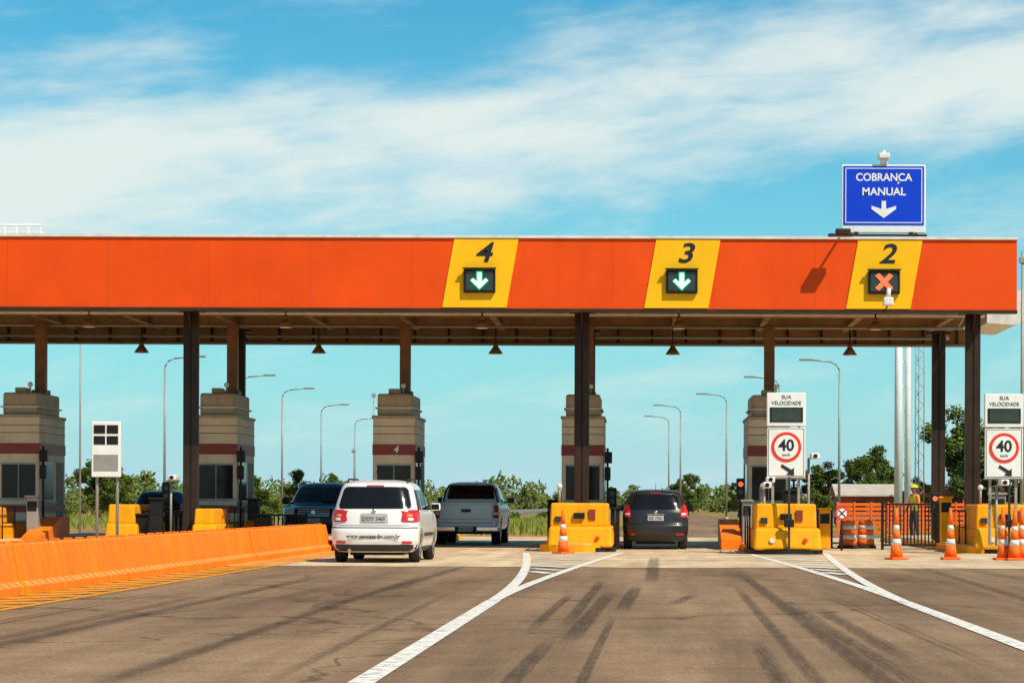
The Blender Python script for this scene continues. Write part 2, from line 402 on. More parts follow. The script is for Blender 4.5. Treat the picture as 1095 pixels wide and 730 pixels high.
p=P(); p.cyl((0,0,9.4),(0,0,9.6),.03,.03,galv,8); p.box(-.14,.14,-.2,.15,9.58,9.72,white_pole,.03); p.box(-.08,.10,-.1,.1,9.46,9.58,white_pole,.02); p.cyl((0,0,9.7),(0,0,9.8),.07,.04,white_pole,10); p.done('sign_lamp',g)

g=G('fascia_floodlight',(5.83,58.95,0)); p=P()
p.cyl((0,0,5.9),(0,-.4,5.98),.025,.025,galv,8); p.box(-.12,.12,-.55,-.3,5.92,6.12,white_pole,.03); p.cyl((0,-.42,6.12),(.02,-.42,6.34),.06,.05,white_pole,10)
p.done('floodlight',g)
g=G('fascia_bracket_lamp',(4.72,58.97,0)); p=P()
p.box(-.3,.3,-.04,.2,7.635,7.70,dark_steel,.01); p.cyl((0,0,7.66),(0,-.62,7.70),.03,.03,dark_steel,8); p.box(-.18,.18,-.78,-.48,7.58,7.74,dark_steel,.03); p.done('lamp',g)

# ------------------------------------------------------------------ booths + islands
def booth(X,num=None,L=2.8):
    g=G('toll_booth',(X,64,0)); p=P(); w=.555
    p.box(-w,w,0,L,.2,3.42,concrete_b,.03)
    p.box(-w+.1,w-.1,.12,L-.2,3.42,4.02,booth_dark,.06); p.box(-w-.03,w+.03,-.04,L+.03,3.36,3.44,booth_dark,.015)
    p.box(-w+.05,w-.05,.06,L-.15,3.62,3.66,concrete_b)
    p.done('cabin',g)
    p=P()
    for z in (.62,1.05,2.95,3.15): p.box(-w-.004,w+.004,-.006,L+.006,z,z+.015,dark_steel)
    p.done('panel_joints',g)
    p=P(); p.box(-w-.012,w+.012,-.014,L+.01,2.40,2.68,maroon); p.box(-w-.012,w+.012,-.014,L+.01,.86,1.04,maroon); p.done('maroon_band',g)
    p=P(); p.box(-w+.11,w-.11,-.01,.03,1.24,2.12,glass_b,.01)
    for s in (-1,1): p.box(min(s*(w-.02),s*(w+.008)),max(s*(w-.02),s*(w+.008)),.25,1.45,1.2,2.2,glass_b); p.box(min(s*(w-.02),s*(w+.009)),max(s*(w-.02),s*(w+.009)),1.8,L-.2,.3,2.2,duct_mat)
    p.done('windows',g)
    p=P()
    p.box(-w+.08,w-.08,-.025,-.011,2.12,2.16,galv); p.box(-w+.06,w-.06,-.04,-.011,1.19,1.235,galv); p.box(-.012,.012,-.022,-.011,1.24,2.12,galv)
    for s in (-1,1): p.box(min(s*w,s*(w+.1)),max(s*w,s*(w+.1)),.2,1.5,1.12,1.17,galv)
    p.done('window_frames',g)
    if num: text(g,'booth_number',num,(.05,-.02,2.54),.26,sign_white,.2,.004)
    p=P(); p.box(.1-.14,.1+.14,1.8,2.1,4.02,6.0,duct_mat,.02); p.box(-.1,.3,1.7,2.2,4.02,4.16,duct_mat); p.done('service_duct',g)
    p=P(); p.box(-.18,.1,.3,.75,4.02,4.16,booth_dark,.02); p.cyl((.2,.4,4.02),(.2,.4,4.2),.025,.02,galv,8); p.ball((.2,.4,4.24),.07,white_pole); p.done('rooftop_fittings',g)
    p=P(); p.box(w+.02,w+.22,-.15,.05,2.2,2.5,black_m,.02); p.box(w+.02,w+.18,-.1,.05,1.75,2.1,black_m,.02); p.cyl((w+.1,-.02,.2),(w+.1,-.02,2.6),.03,.03,dark_steel,8); p.done('lane_controller',g)
for X,n in [(-21.3,None),(-16.5,None),(-11.3,None),(-6.62,'4'),(-1.65,'3'),(3.25,'2')]: booth(X,n)

def island(X,y0=57.,y1=76.,w=.85):
    g=G('traffic_island',(X,0,0)); p=P()
    def nose(w2,ya,z0,z1,m,r=.8):
        pts=[(w2*math.sin(t),ya+r-r*math.cos(t),z0) for t in [(-90+i*15)*math.pi/180 for i in range(13)]]
        pts=pts+[(w2,y1,z0),(-w2,y1,z0)]
        p.prism(pts,(0,0,z1-z0),m)
    nose(w,y0,0,.17,y_block); nose(w-.1,y0+.1,.17,.2,concrete)
    p.done('kerb_and_slab',g)
def block(X,Y,w=.77,h=1.15,extra=True,up=y_block):
    g=G('yellow_crash_block',(X,Y,0)); p=P()
    pts=[((w+.06)*math.sin(t),.5-.62*math.cos(t),0) for t in [(-90+i*15)*math.pi/180 for i in range(13)]]+[(w+.06,4.2,0),(-w-.06,4.2,0)]
    p.prism(pts,(0,0,.1),black_m)
    p.box(-w,w,0,4.1,.1,.60,y_block,.07,3,top=(.03,.12))
    p.box(-w+.05,w-.10,.22,2.4,.58,h,up,.05,3,top=(.02,.04))
    p.box(-w+.3,w-.3,2.3,4,.58,.85,up,.06,3)
    p.done('block',g)
    if extra:
        p=P(); p.box(-.16,.10,.15,.25,.78,.92,black_m,.01); p.cyl((-.35,-.005,.32),(-.35,.06,.32),.06,.06,cone_w,12); p.cyl((.4,-.005,.32),(.4,.06,.32),.05,.05,sign_red,12)
        p.box(-.6,-.45,.18,.26,.70,.83,trim_black); p.box(.2,.35,.2,.24,.75,1.0,maroon)
        if X>3: p.box(.0,.05,-.08,-.03,.1,1.75,trim_black); p.box(-.09,.14,-.12,-.03,.62,.8,black_m,.02)
        p.cyl((-.52,.9,h),(-.52,.9,h+.35),.03,.03,galv,8); p.ball((-.52,.9,h+.4),.07,white_pole)
        p.done('fittings',g)
    p=P()
    for s in (-1,1):
        pts=[(s*(w+.03),1.4,.1),(s*(w+.03),1.4,1.0),(s*(w+.03),3.9,1.0),(s*(w+.03),3.9,.1)]
        p.path(pts,.02,black_m,6); p.cyl((s*(w+.03),2.6,.1),(s*(w+.03),2.6,1.0),.018,.018,black_m,6); p.cyl((s*(w+.03),1.4,.6),(s*(w+.03),3.9,.6),.016,.016,black_m,6)
    p.done('hand_rails',g)
for X in (-26,-21.2,-16.4,-11.3,-6.6,-1.65,3.25,8.2): island(X)
for X,Y in [(-1.53,57.2),(3.22,54.9),(8.5,57)]: block(X,Y)
block(-6.6,57.2); block(-10.95,60.2,.32,.98,False); block(-16.55,59.5,.42,1.0,False); block(-13.15,60.9,.42,1.08,False)

def sloped(X,Y,name='orange_deflector'):
    g=G(name,(X,Y,0)); p=P()
    p.prism([(-.25,0,0),(-.25,0,.25),(-.25,2.2,.75),(-.25,3,.75),(-.25,3,0)],(.5,0,0),o_plastic); p.done('body',g)
sloped(2.15,60.5); sloped(-10.2,62); sloped(-15.4,61)

# ------------------------------------------------------------------ speed signs
def speed_sign(X,Y):
    g=G('speed_display_sign',(X,Y,0)); p=P()
    p.box(-.44,.44,-.05,.05,1.75,2.90,sign_white,.015); p.box(-.45,.45,-.07,.07,2.93,3.70,sign_white,.02)
    p.box(-.46,.46,-.03,.03,1.72,1.75,galv)
    p.box(-.38,.38,-.082,-.071,3.02,3.36,black_m); p.box(-.34,.34,-.087,-.083,3.05,3.33,disp)
    for a in (-.3,.3): p.box(a-.03,a+.03,.075,.14,.2,3.6,galv)
    p.done('board',g)
    p=P()
    def disc(r,y,m,z=2.45): 
        p.prism([(r*math.cos(t),y,z+r*math.sin(t)) for t in [i*2*math.pi/40 for i in range(40)]],(0,.006,0),m)
    disc(.345,-.062,sign_red); disc(.275,-.070,sign_white)
    p.prism([(.18,-.062,1.80),(.18,-.062,1.98),(.12,-.062,1.93),(-.1,-.062,2.06),(-.13,-.062,2.0),(.06,-.062,1.875),(0,-.062,1.82)],(0,.008,0),sign_black)
    for (a,b,z0,z1) in [(-.41,.41,2.87,2.88),(-.41,.41,1.78,1.79)]: p.box(a,b,-.056,-.051,z0,z1,sign_black)
    for a in (-.41,.40): p.box(a,a+.01,-.0565,-.0515,1.792,2.868,sign_black)
    p.done('roundel',g)
    text(g,'speed_digits','40',(0,-.075,2.48),.36,sign_black,0,.008); text(g,'speed_unit','km/h',(0,-.075,2.27),.09,sign_black)
    text(g,'caption','SUA',(0,-.078,3.60),.12,sign_black,0,-.001); text(g,'caption','VELOCIDADE',(0,-.078,3.46),.12,sign_black,0,-.001,.95)
speed_sign(3.24,56.0); speed_sign(8.28,56.2)

def cctv(X,Y,z,name='security_camera',base=.2):
    g=G(name,(X,Y,0)); p=P(); p.cyl((0,0,base),(0,0,z),.03,.03,galv,8); p.cyl((0,0,z),(.12,-.25,z+.02),.02,.02,galv,8)
    p.box(.02,.22,-.55,-.1,z-.02,z+.12,white_pole,.03); p.cyl((.12,-.57,z+.05),(.12,-.54,z+.05),.05,.05,black_m,12); p.done('camera',g)
cctv(3.8,56.6,2.2); cctv(2.65,55.8,1.52); cctv(2.75,56.2,1.65); cctv(-11.9,61,1.7); cctv(8.1,56.1,1.6)

g=G('information_panel',(-13.3,60,0)); p=P()
p.box(-.36,.36,-.06,.06,1.75,3.12,sign_white,.02)
for i in range(2):
    for j in range(2): p.box(-.30+i*.32,-.02+i*.32,-.07,-.061,2.55+j*.27,2.76+j*.27,black_m)
p.box(-.3,.3,-.07,-.061,1.9,2.3,galv)
for a in (-.25,.25): p.cyl((a,.1,0),(a,.1,3.0),.04,.04,galv,8)
p.done('panel',g)

g=G('round_prohibition_sign',(4.85,60,0)); p=P(); p.cyl((0,0,0),(0,0,1.0),.03,.03,dark_steel,8); p.cyl((0,-.03,.92),(0,-.05,.92),.17,.17,sign_red,24); p.cyl((0,-.051,.92),(0,-.056,.92),.12,.12,sign_white,24)
for a in (1,-1): p.prism([(-.09*a,-.058-.001*a,.99),(-.07*a,-.058-.001*a,1.01),(.09*a,-.058-.001*a,.85),(.07*a,-.058-.001*a,.83)],(0,-.003,0),sign_black)
p.done('sign',g)
def drum(X,Y):
    g=G('traffic_drum',(X,Y,0)); p=P(); z=0
    for r0,r1,h,m in [(.28,.27,.08,rubber),(.23,.225,.15,cone_o),(.22,.215,.12,cone_w),(.21,.205,.14,cone_o),(.20,.195,.11,cone_w),(.19,.18,.12,cone_o)]:
        p.cyl((0,0,z),(0,0,z+h),r0,r1,m,20); z+=h
    p.done('drum',g)
drum(5.25,63); drum(5.75,63.4)
def railing(X0,X1,Y,h=1.1,nm='steel_railing',m=dark_steel,step=.11):
    g=G(nm,(X0,Y,0)); p=P(); L=X1-X0
    for z in (.12,h): p.box(0,L,-.025,.025,z-.025,z+.025,m)
    n=int(L/step)
    for i in range(n+1): p.box(i*step-.018,i*step+.018,-.013,.013,.1,h-.03,m)
    for x in (0,L): p.box(x-.035,x+.035,-.035,.035,0,h+.05,m)
    p.done('rails',g)
railing(6.0,7.4,61.5,1.15,m=black_m,step=.09); railing(-10.4,-9.2,66,.8); railing(-13.0,-11.6,62,.9); railing(4.2,4.9,64,1.0,m=black_m)
# orange safety mesh fence beyond the closed lane
g=G('orange_safety_fence',(6.8,86,0)); p=P()
for i in range(12): p.box(i*.6-.03,i*.6+.03,-.03,.03,0,1.25,cone_o)
for k in range(7): p.box(0,6.6,-.008,.008,.15+k*.16,.25+k*.16,cone_o)
p.done('fence_mesh',g)
def signal_post(X,Y,red=True,h=1.9):
    g=G('traffic_light',(X,Y,0)); p=P(); p.cyl((0,0,.15),(0,0,h),.04,.04,dark_steel,10); p.box(-.11,.11,-.09,.09,h-.5,h+.05,black_m,.02)
    p.cyl((0,-.095,h-.1),(0,-.1,h-.1),.065,.065,led_red if red else disp,14); p.cyl((0,-.095,h-.3),(0,-.1,h-.3),.065,.065,disp,14); p.done('signal',g)
signal_post(2.45,62.5,True,1.75); signal_post(-.85,62.8,False,1.5); signal_post(7.5,63,True,1.4); signal_post(-12.3,62.5,False,1.6)
def equip(X,Y,w,h,m,name='toll_payment_post'):
    g=G(name,(X,Y,0)); p=P(); p.box(-w/2,w/2,-.15,.15,0,h,m,.03); p.box(-w/2+.03,w/2-.03,-.16,-.151,h-.35,h-.1,black_m); p.box(-w/2-.03,w/2+.03,-.2,.2,h,h+.05,m,.01); p.done('post',g)
for X,Y,w,h,m in [(-12.1,60.2,.3,1.2,black_m),(-15.6,62,.3,1.25,galv),(-10.3,64,.3,1.2,black_m),(4.6,62.4,.3,1.0,y_block),(-.75,60.8,.22,1.0,black_m),(3.6,60.4,.35,1.45,black_m),(2.55,61,.25,1.2,galv),(7.6,61.6,.3,1.3,y_block),(8.9,61.5,.4,1.4,galv),(-12.7,61.4,.9,.8,black_m),(-9.9,63,.4,.8,black_m),(4.3,66,.5,1.2,galv),(-2.5,66,.3,1.2,black_m)]: equip(X,Y,w,h,m)

# ------------------------------------------------------------------ cones
def cone(X,Y,h=1.05):
    g=G('traffic_cone',(X,Y,0)); p=P(); k=h/1.05
    p.box(-.19,.19,-.19,.19,0,.05,cone_o,.015)
    prof=[(.05,.135),(.30,.105,cone_o),(.42,.088,cone_w),(.60,.070,cone_o),(.70,.058,cone_w),(1.05,.03,cone_o)]
    for a,b in zip(prof[:-1],prof[1:]): p.cyl((0,0,a[0]*k),(0,0,b[0]*k),a[1],b[1],b[2],20)
    o=p.done('cone',g); g.rotation_euler=(R.uniform(-.02,.02),R.uniform(-.02,.02),R.uniform(0,1))
for X,Y,h in [(-1.85,55,1.0),(5.17,50,1.07),(6.32,50.3,1.07),(7.37,50,1.07),(7.56,49.8,1.05),(7.78,50.2,1.07),(-.83,63,.7)]: cone(X,Y,h)

# ------------------------------------------------------------------ orange barrier
bar=G('orange_plastic_barrier',(-7.68,0,0))
segL=1.35; y=5.; H=.62
def prof(y,inset=0,rib=0):
    a=.25+rib-inset; b=.17+rib-inset; c=.085+rib*.5-inset
    return [(-a,y,.0),(-a,y,.10),(-b,y,.16),(-c,y,H-.03),(-c+.02,y,H-inset),(c-.02,y,H-inset),(c,y,H-.03),(b,y,.16),(a,y,.10),(a,y,0)]
while y<57.4:
    p=P(); rows=[prof(y+.015,.035),prof(y+.05)]
    nr=4
    for i in range(nr):
        c=y+segL*(i+.5)/nr
        for dy,rb in ((-.12,0),(-.09,-.07),(.04,-.07),(.07,0)): rows.append(prof(c+dy,0,rb))
    rows+= [prof(y+segL-.05),prof(y+segL-.015,.035)]
    jx=R.uniform(-.02,.02); jr=R.uniform(-.018,.018)
    rows=[[(q[0]+jx+jr*(q[1]-y),q[1],q[2]) for q in r] for r in rows]
    p.grid(rows,o_plastic,False)
    p.poly(rows[0],o_plastic); p.poly(rows[-1][::-1],o_plastic)
    p.box(-.05,.05,y+.3,y+.42,H-.001,H+.025,o_plastic,.01); p.box(-.05,.05,y+.95,y+1.07,H-.001,H+.025,o_plastic,.01)
    p.done('barrier_segment',bar); y+=segL

# ------------------------------------------------------------------ street lamps & poles
def street_lamp(X,Y,side,H=9.):
    g=G('street_lamp',(X,Y,0)); p=P()
    p.cyl((0,0,0),(0,0,H-.5),.085,.05,galv,10)
    pts=[(0,0,H-.5),(side*.15,0,H-.2),(side*.5,0,H-.03),(side*1.6,0,H+.08)]
    p.path(pts,.04,galv,8); p.box(min(side*1.5,side*2.2),max(side*1.5,side*2.2),-.14,.14,H+.03,H+.15,galv,.03); p.cyl((0,0,0),(0,0,.3),.2,.18,galv,10); p.done('pole_and_lamp',g)
for X,Y,s in [(-26.1,132,1),(-25.2,151,1),(-25.1,168,1),(-26,195,1),(-27,226,1),(-27,262,1),(10.6,133,-1),(8.3,151,-1),(5.8,174,-1),(2.8,194,-1),(2.1,218,-1)]: street_lamp(X,Y,s)
g=G('communication_mast',(10.4,100,0)); p=P(); p.cyl((0,0,0),(0,0,10.5),.17,.15,white_pole,14); p.cyl((.38,0,0),(.38,0,10.3),.13,.12,white_pole,14)
for z in range(1,10): p.box(.0,.38,-.02,.02,z,z+.06,white_pole)
p.done('mast',g)
g=G('lattice_tower',(11.1,100,0)); p=P()
for dx,dy in ((0,0),(.35,0),(.17,.3)): p.cyl((dx,dy,0),(dx,dy,10.2),.022,.022,galv,6)
z=0
while z<10: p.cyl((0,0,z),(.35,0,z+.35),.012,.012,galv,5); p.cyl((.35,0,z+.35),(0,0,z+.7),.012,.012,galv,5); p.cyl((.17,.3,z),(0,0,z+.35),.012,.012,galv,5); z+=.7
p.done('tower',g)
g=G('flag_pole',(9.6,62,0)); p=P(); p.cyl((0,0,0),(0,0,7.6),.05,.035,galv,10); p.box(-.08,.1,-.06,.06,7.3,7.45,galv,.01); p.done('pole',g)
for X,Y,h in [(-18.6,80,7.3),(-17.9,100,3.6),(-12.3,110,6.2),(-15.0,125,4.0),(-10.6,100,3.5)]:
    g=G('thin_mast',(X,Y,0)); p=P(); p.cyl((0,0,0),(0,0,h),.04,.02,galv,8); p.box(-.1,.1,-.05,.05,h-.25,h-.1,galv,.01); p.done('mast',g)

def guard(x,y0,y1):
    g=G('guard_rail',(x,y0,0)); p=P(); L=y1-y0
    p.box(-.03,.03,0,L,.5,.78,galv); y=0
    while y<L: p.box(-.05,.05,y-.05,y+.05,0,.76,galv); y+=4
    p.done('rail',g)
guard(-9,90,300); guard(-2.5,90,300); guard(10.5,92,300)

g=G('red_service_building',(21,150,0)); p=P()
p.box(-3.4,6,0,8,0,2.15,brick_red); p.box(-3.7,6.3,-.4,8.4,2.15,2.32,roof_m,.03)
for i in range(4): p.box(-2.6+i*1.9,-1.5+i*1.9,-.03,.02,.95,1.65,glass_b); p.box(-2.7+i*1.9,-1.4+i*1.9,-.07,-.001,.88,.945,white_trim)
p.done('building',g)
g=G('small_red_house',(13.4,150,0)); p=P(); p.box(-1.4,2.2,0,5,0,1.7,brick_red); p.prism([(-1.7,-.3,1.7),(2.5,-.3,1.7),(2.5,2.5,2.4),(-1.7,2.5,2.4)],(0,0,.08),roof_m); p.prism([(-1.7,2.5,2.4),(2.5,2.5,2.4),(2.5,5.3,1.7),(-1.7,5.3,1.7)],(0,0,.08),roof_m)
p.box(-.6,.2,-.03,.02,.8,1.4,glass_b); p.box(.8,1.5,-.03,.02,0,1.5,duct_mat); p.done('house',g)

# ------------------------------------------------------------------ trees
def leaves(n,size,rng,blobs):
    V=[];F=[]
    for _ in range(n):
        c,r=rng.choice(blobs)
        while True:
            d=Vector((rng.uniform(-1,1),rng.uniform(-1,1),rng.uniform(-1,1)))
            if .2<d.length<1: break
        d=d*(.55+.45*rng.random())
        pos=Vector(c)+Vector((d.x*r[0],d.y*r[1],d.z*r[2]))
        a=Vector((rng.gauss(0,1),rng.gauss(0,1),rng.gauss(0,1))).normalized(); b=a.orthogonal().normalized()
        s=size*rng.uniform(.6,1.3); k=len(V)
        V+= [pos+a*s,pos+b*s*.6,pos-a*s,pos-b*s*.6]; F.append((k,k+1,k+2,k+3))
    me=bpy.data.meshes.new('crown'); me.from_pydata([tuple(v) for v in V],[],F); return me
def tree_meshes(seed,h=6.5,spread=2.3):
    rng=random.Random(seed); p=P(); blobs=[]
    th=h*.3; p.cyl((0,0,0),(.1,.05,th),.2,.13,bark,10)
    for i in range(13):
        a=i*2.4+rng.random(); rr=spread*rng.uniform(.35,.95); z=h*rng.uniform(.32,.9)
        if i>10: rr*=.35; z=h*.9
        e=(math.cos(a)*rr,math.sin(a)*rr,z); m=(e[0]*.45,e[1]*.45,th+(z-th)*.45)
        p.cyl((.1,.05,th*.95),m,.09,.06,bark,7); p.cyl(m,e,.06,.02,bark,6)
        for k in range(3):
            q=(e[0]+rng.gauss(0,.5),e[1]+rng.gauss(0,.5),e[2]+rng.gauss(0,.35)); s=rng.uniform(.5,1.0); blobs.append((q,(s,s,s*.75)))
    t=p.done('trunk'); tm=t.data; bpy.data.objects.remove(t)
    cm=leaves(9500,.14,rng,blobs); cm.materials.append(leaf); return tm,cm
TM=[tree_meshes(1),tree_meshes(2,6,2.8),tree_meshes(3,7,2.2)]
def tree(X,Y,k,s=1):
    g=G('broadleaf_tree',(X,Y,0),R.uniform(0,6)); g.scale=(s,s,s)
    for n,m in zip(('trunk','crown'),TM[k]): o=bpy.data.objects.new(n,m); COL.objects.link(o); o.parent=g
for X,Y,k,s in [(18.9,146,0,.98),(20.9,140,1,1.0),(24,150,2,1.05),(16.6,175,1,.6),(17,178,1,.65),(13.6,185,0,.62),(12.1,180,1,.62),(3.6,230,1,.55),(4.6,260,2,.6),(22,120,2,.7),(-37,165,0,.62),(-34,155,1,.55),(-30,210,2,.55),(-28,215,1,.55),(14.5,130,1,.4),(26,135,0,1),(-43,170,1,.75),(15.2,170,2,.6),(-24,230,0,.5),(-33,205,1,.55),(9,235,1,.5),(-46,210,0,.7),(18,190,0,.8)]: tree(X,Y,k,s)
rng=random.Random(5); blobs=[]
for i in range(900):
    Y=rng.uniform(340,450); X=rng.uniform(-150,110); s=rng.uniform(.9,2.0)*(1.25 if X<-20 else .95); blobs.append(((X,Y,s*.9),(s*1.8,s*1.4,s)))
    if rng.random()<.25: blobs.append(((X+rng.uniform(-2,2),Y,s*1.9),(s*.8,s*.8,s*.7)))
me=leaves(70000,.36,rng,blobs); me.materials.append(leaf2); me.name='distant_tree_line'
o=bpy.data.objects.new('distant_tree_line',me); COL.objects.link(o)
# roadside shrubs
blobs=[]
for i in range(120):
    side=rng.choice([(-60,-30),(12,40),(-9,-4)]); X=rng.uniform(*side); Y=rng.uniform(150,300); s=rng.uniform(.35,.8)*(.6 if X>-10 and X<0 else 1.2); blobs.append(((X,Y,s*.7),(s*1.3,s*1.2,s)))
me=leaves(22000,.13,rng,blobs); me.materials.append(leaf); me.name='roadside_shrubs'
o=bpy.data.objects.new('roadside_shrubs',me); COL.objects.link(o)
V=[];F=[]
for _ in range(18000):
    s=rng.choice([(-9,-3),(10.5,30),(-45,-24)]); X=rng.uniform(*s); Y=rng.uniform(88,230); h=rng.uniform(.12,.42); w=.06; a=rng.uniform(0,3.14); k=len(V)
    dx,dy=math.cos(a)*w,math.sin(a)*w; V+= [(X-dx,Y-dy,-.01),(X+dx,Y+dy,-.01),(X+rng.uniform(-.1,.1),Y,h)]; F.append((k,k+1,k+2))
me=bpy.data.meshes.new('grass_tufts'); me.from_pydata(V,[],F); me.materials.append(M('grass_blades',(.22,.26,.03),.8,0,.5,.3)); o=bpy.data.objects.new('grass_tufts',me); COL.objects.link(o)

# ------------------------------------------------------------------ cars
class Car:
    n=3.0
    def __init__(s,lv): s.lv=lv
    def raw(s,z,i):
        lv=s.lv
        if z<=lv[0][0]: return lv[0][i]
        for a,b in zip(lv[:-1],lv[1:]):
            if z<=b[0]:
                t=(z-a[0])/(b[0]-a[0]); return a[i]+(b[i]-a[i])*t
        return lv[-1][i]
    def g(s,z,i): return (s.raw(z-.012,i)+s.raw(z,i)*2+s.raw(z+.012,i))/4
    def ring(s,z):
        w,yr,yf=s.g(z,1),s.g(z,2),s.g(z,3); n=s.n; L=yf-yr; Rr=min(.42,L*.3); Rf=min(.6,L*.35)
        pts=[]
        K=28
        for i in range(K+1):
            a=-math.pi/2+math.pi*i/K; sn,cs=math.sin(a),math.cos(a)
            pts.append((w*math.copysign(abs(sn)**(2/n),sn),yr+Rr*(1-abs(cs)**(2/n)),z))
        for i in range(1,24): pts.append((w,yr+Rr+(L-Rr-Rf)*i/24,z))
        for i in range(K+1):
            a=math.pi/2-math.pi*i/K; sn,cs=math.sin(a),math.cos(a)
            pts.append((w*math.copysign(abs(sn)**(2/n),sn),yf-Rf*(1-abs(cs)**(2/n)),z))
        for i in range(23,0,-1): pts.append((-w,yr+Rr+(L-Rr-Rf)*i/24,z))
        return pts
    def body(s,par,mat,wheels,rw,dz=.025):
        bm=bmesh.new(); z=s.lv[0][0]; zs=[]
        while z<s.lv[-1][0]: zs.append(z); z+=dz
        zs+= [l[0] for l in s.lv]; zs=sorted(set(round(q,4) for q in zs))
        zs=[q for i,q in enumerate(zs) if i==0 or q-zs[i-1]>.004]
        rings=[[bm.verts.new(p) for p in s.ring(z)] for z in zs]
        for a,b in zip(rings[:-1],rings[1:]):
            for i in range(len(a)):
                j=(i+1)%len(a); bm.faces.new([a[i],a[j],b[j],b[i]])
        bm.faces.new(rings[0][::-1]); bm.faces.new(rings[-1])
        bmesh.ops.recalc_face_normals(bm,faces=bm.faces[:])
        me=bpy.data.meshes.new('body'); bm.to_mesh(me); bm.free(); me.materials.append(mat); me.materials.append(trim_black)
        o=bpy.data.objects.new('body',me); COL.objects.link(o)
        if wheels:
            p=P()
            for (wy,) in wheels:
                for sd in (-1,1): p.cyl((sd*.55,wy,rw),(sd*1.2,wy,rw),rw+.055,rw+.055,trim_black,36)
            c=p.done('cut'); md=o.modifiers.new('b','BOOLEAN'); md.operation='DIFFERENCE'; md.object=c; md.solver='EXACT'
            dg=bpy.context.evaluated_depsgraph_get(); nm=bpy.data.meshes.new_from_object(o.evaluated_get(dg)); o.modifiers.clear(); o.data=nm
            bpy.data.objects.remove(c)
            while len(nm.materials)>2: nm.materials.pop()
            for f in nm.polygons:
                c=f.center; f.material_index=0
                for (wy,) in wheels:
                    if math.hypot(c.y-wy,c.z-rw)<rw+.053 and abs(c.x)<.93 and (abs(f.normal.x)<.6 or abs(c.x)<.6): f.material_index=1
                if c.z<s.lv[0][0]+.005: f.material_index=1
        for f in o.data.polygons: f.use_smooth=True
        try:
            o.data.set_sharp_from_angle(angle=math.radians(32))
        except Exception: pass
        o.parent=par; return o
    def end(s,x,z,eps,front=False):
        w,yr,yf=s.g(z,1),s.g(z,2),s.g(z,3); L=yf-yr; Rr=min(.42,L*.3); Rf=min(.6,L*.35); q=min(.9995,abs(x)/w); k=1-(1-q**s.n)**(1/s.n)
        return (x*(1+eps/w), (yf-Rf*k+eps) if front else (yr+Rr*k-eps), z)
    def patch(s,par,name,z0,z1,l0,r0,l1,r1,mat,eps=.008,front=False,rad=.04,nx=18,nz=14):
        p=P()
        rows=[]
        for j in range(nz+1):
            t=.5-.5*math.cos(math.pi*j/nz); z=z0+(z1-z0)*t; d=min(z-z0,z1-z); sh=0
            if d<rad: sh=rad-math.sqrt(max(0,rad*rad-(rad-d)**2))
            l=l0+(l1-l0)*t+sh; r=r0+(r1-r0)*t-sh; w=s.g(z,1)*.999
            l=max(l,-w); r=min(r,w)
            rows.append([s.end(l+(r-l)*i/nx,z,eps,front) for i in range(nx+1)])
        p.grid(rows,mat)
        return p.done(name,par)
    def sidep(s,par,name,z0,z1,a0,b0,a1,b1,mat,eps=.006,nx=20,nz=10):
        p=P(); n=s.n
        for sd in (-1,1):
            rows=[]
            for j in range(nz+1):
                t=j/nz; z=z0+(z1-z0)*t; w,yr,yf=s.g(z,1),s.g(z,2),s.g(z,3); L=yf-yr; Rr=min(.42,L*.3); Rf=min(.6,L*.35); row=[]
                for i in range(nx+1):
                    y=a0+(a1-a0)*t+((b0+(b1-b0)*t)-(a0+(a1-a0)*t))*i/nx; x=w
                    if y<yr+Rr: q=min(1,(yr+Rr-y)/Rr); x=w*(1-q**n)**(1/n)
                    if y>yf-Rf: q=min(1,(y-yf+Rf)/Rf); x=w*(1-q**n)**(1/n)
                    row.append((sd*(x+eps),y,z))
                rows.append(row)
            p.grid(rows,mat)
        return p.done(name,par)
def wheels(par,ys,r,xo,w=.2):
    for y in ys:
        for sd in (-1,1):
            p=P(); x1=sd*xo; x0=sd*(xo-w); b=sd*.025
            p.cyl((x0,y,r),(x0+b,y,r),r-.03,r,rubber,32); p.cyl((x0+b,y,r),(x1-b,y,r),r,r,rubber,32); p.cyl((x1-b,y,r),(x1,y,r),r,r-.03,rubber,32)
            p.cyl((x1,y,r),(x1+sd*.004,y,r),r*.66,r*.64,rim_m,28)
            for i in range(5):
                a=i*2*math.pi/5; c=Vector((x1+sd*.006,y+math.cos(a)*r*.42,r+math.sin(a)*r*.42)); p.cyl(c,c+Vector((sd*.003,0,0)),r*.12,r*.12,black_m,10)
            p.cyl((x1,y,r),(x1+sd*.015,y,r),r*.12,r*.1,rim_m,12)
            p.done('wheel',par)
def mirrors(par,y,x,z,mat,s=1):
    p=P()
    for sd in (-1,1):
        a,b=sorted((sd*x,sd*(x+.19*s))); p.box(a,b,y-.05,y+.07,z,z+.15*s,mat,.035,3); p.box(a+.02,b-.02,y-.056,y-.05,z+.02,z+.13*s,glass_d)
        a,b=sorted((sd*(x-.12),sd*(x+.03))); p.box(a,b,y-.02,y+.04,z+.01,z+.06,trim_black)
    p.done('door_mirrors',par)
def number_plate(par,x,y,z,txt):
    p=P(); p.box(x-.2,x+.2,y-.006,y+.006,z-.065,z+.065,plate_m,.004,1); p.done('number_plate',par)
    return text(par,'plate_text',txt,(x,y-.009,z-.005),.092,sign_black,0,0)

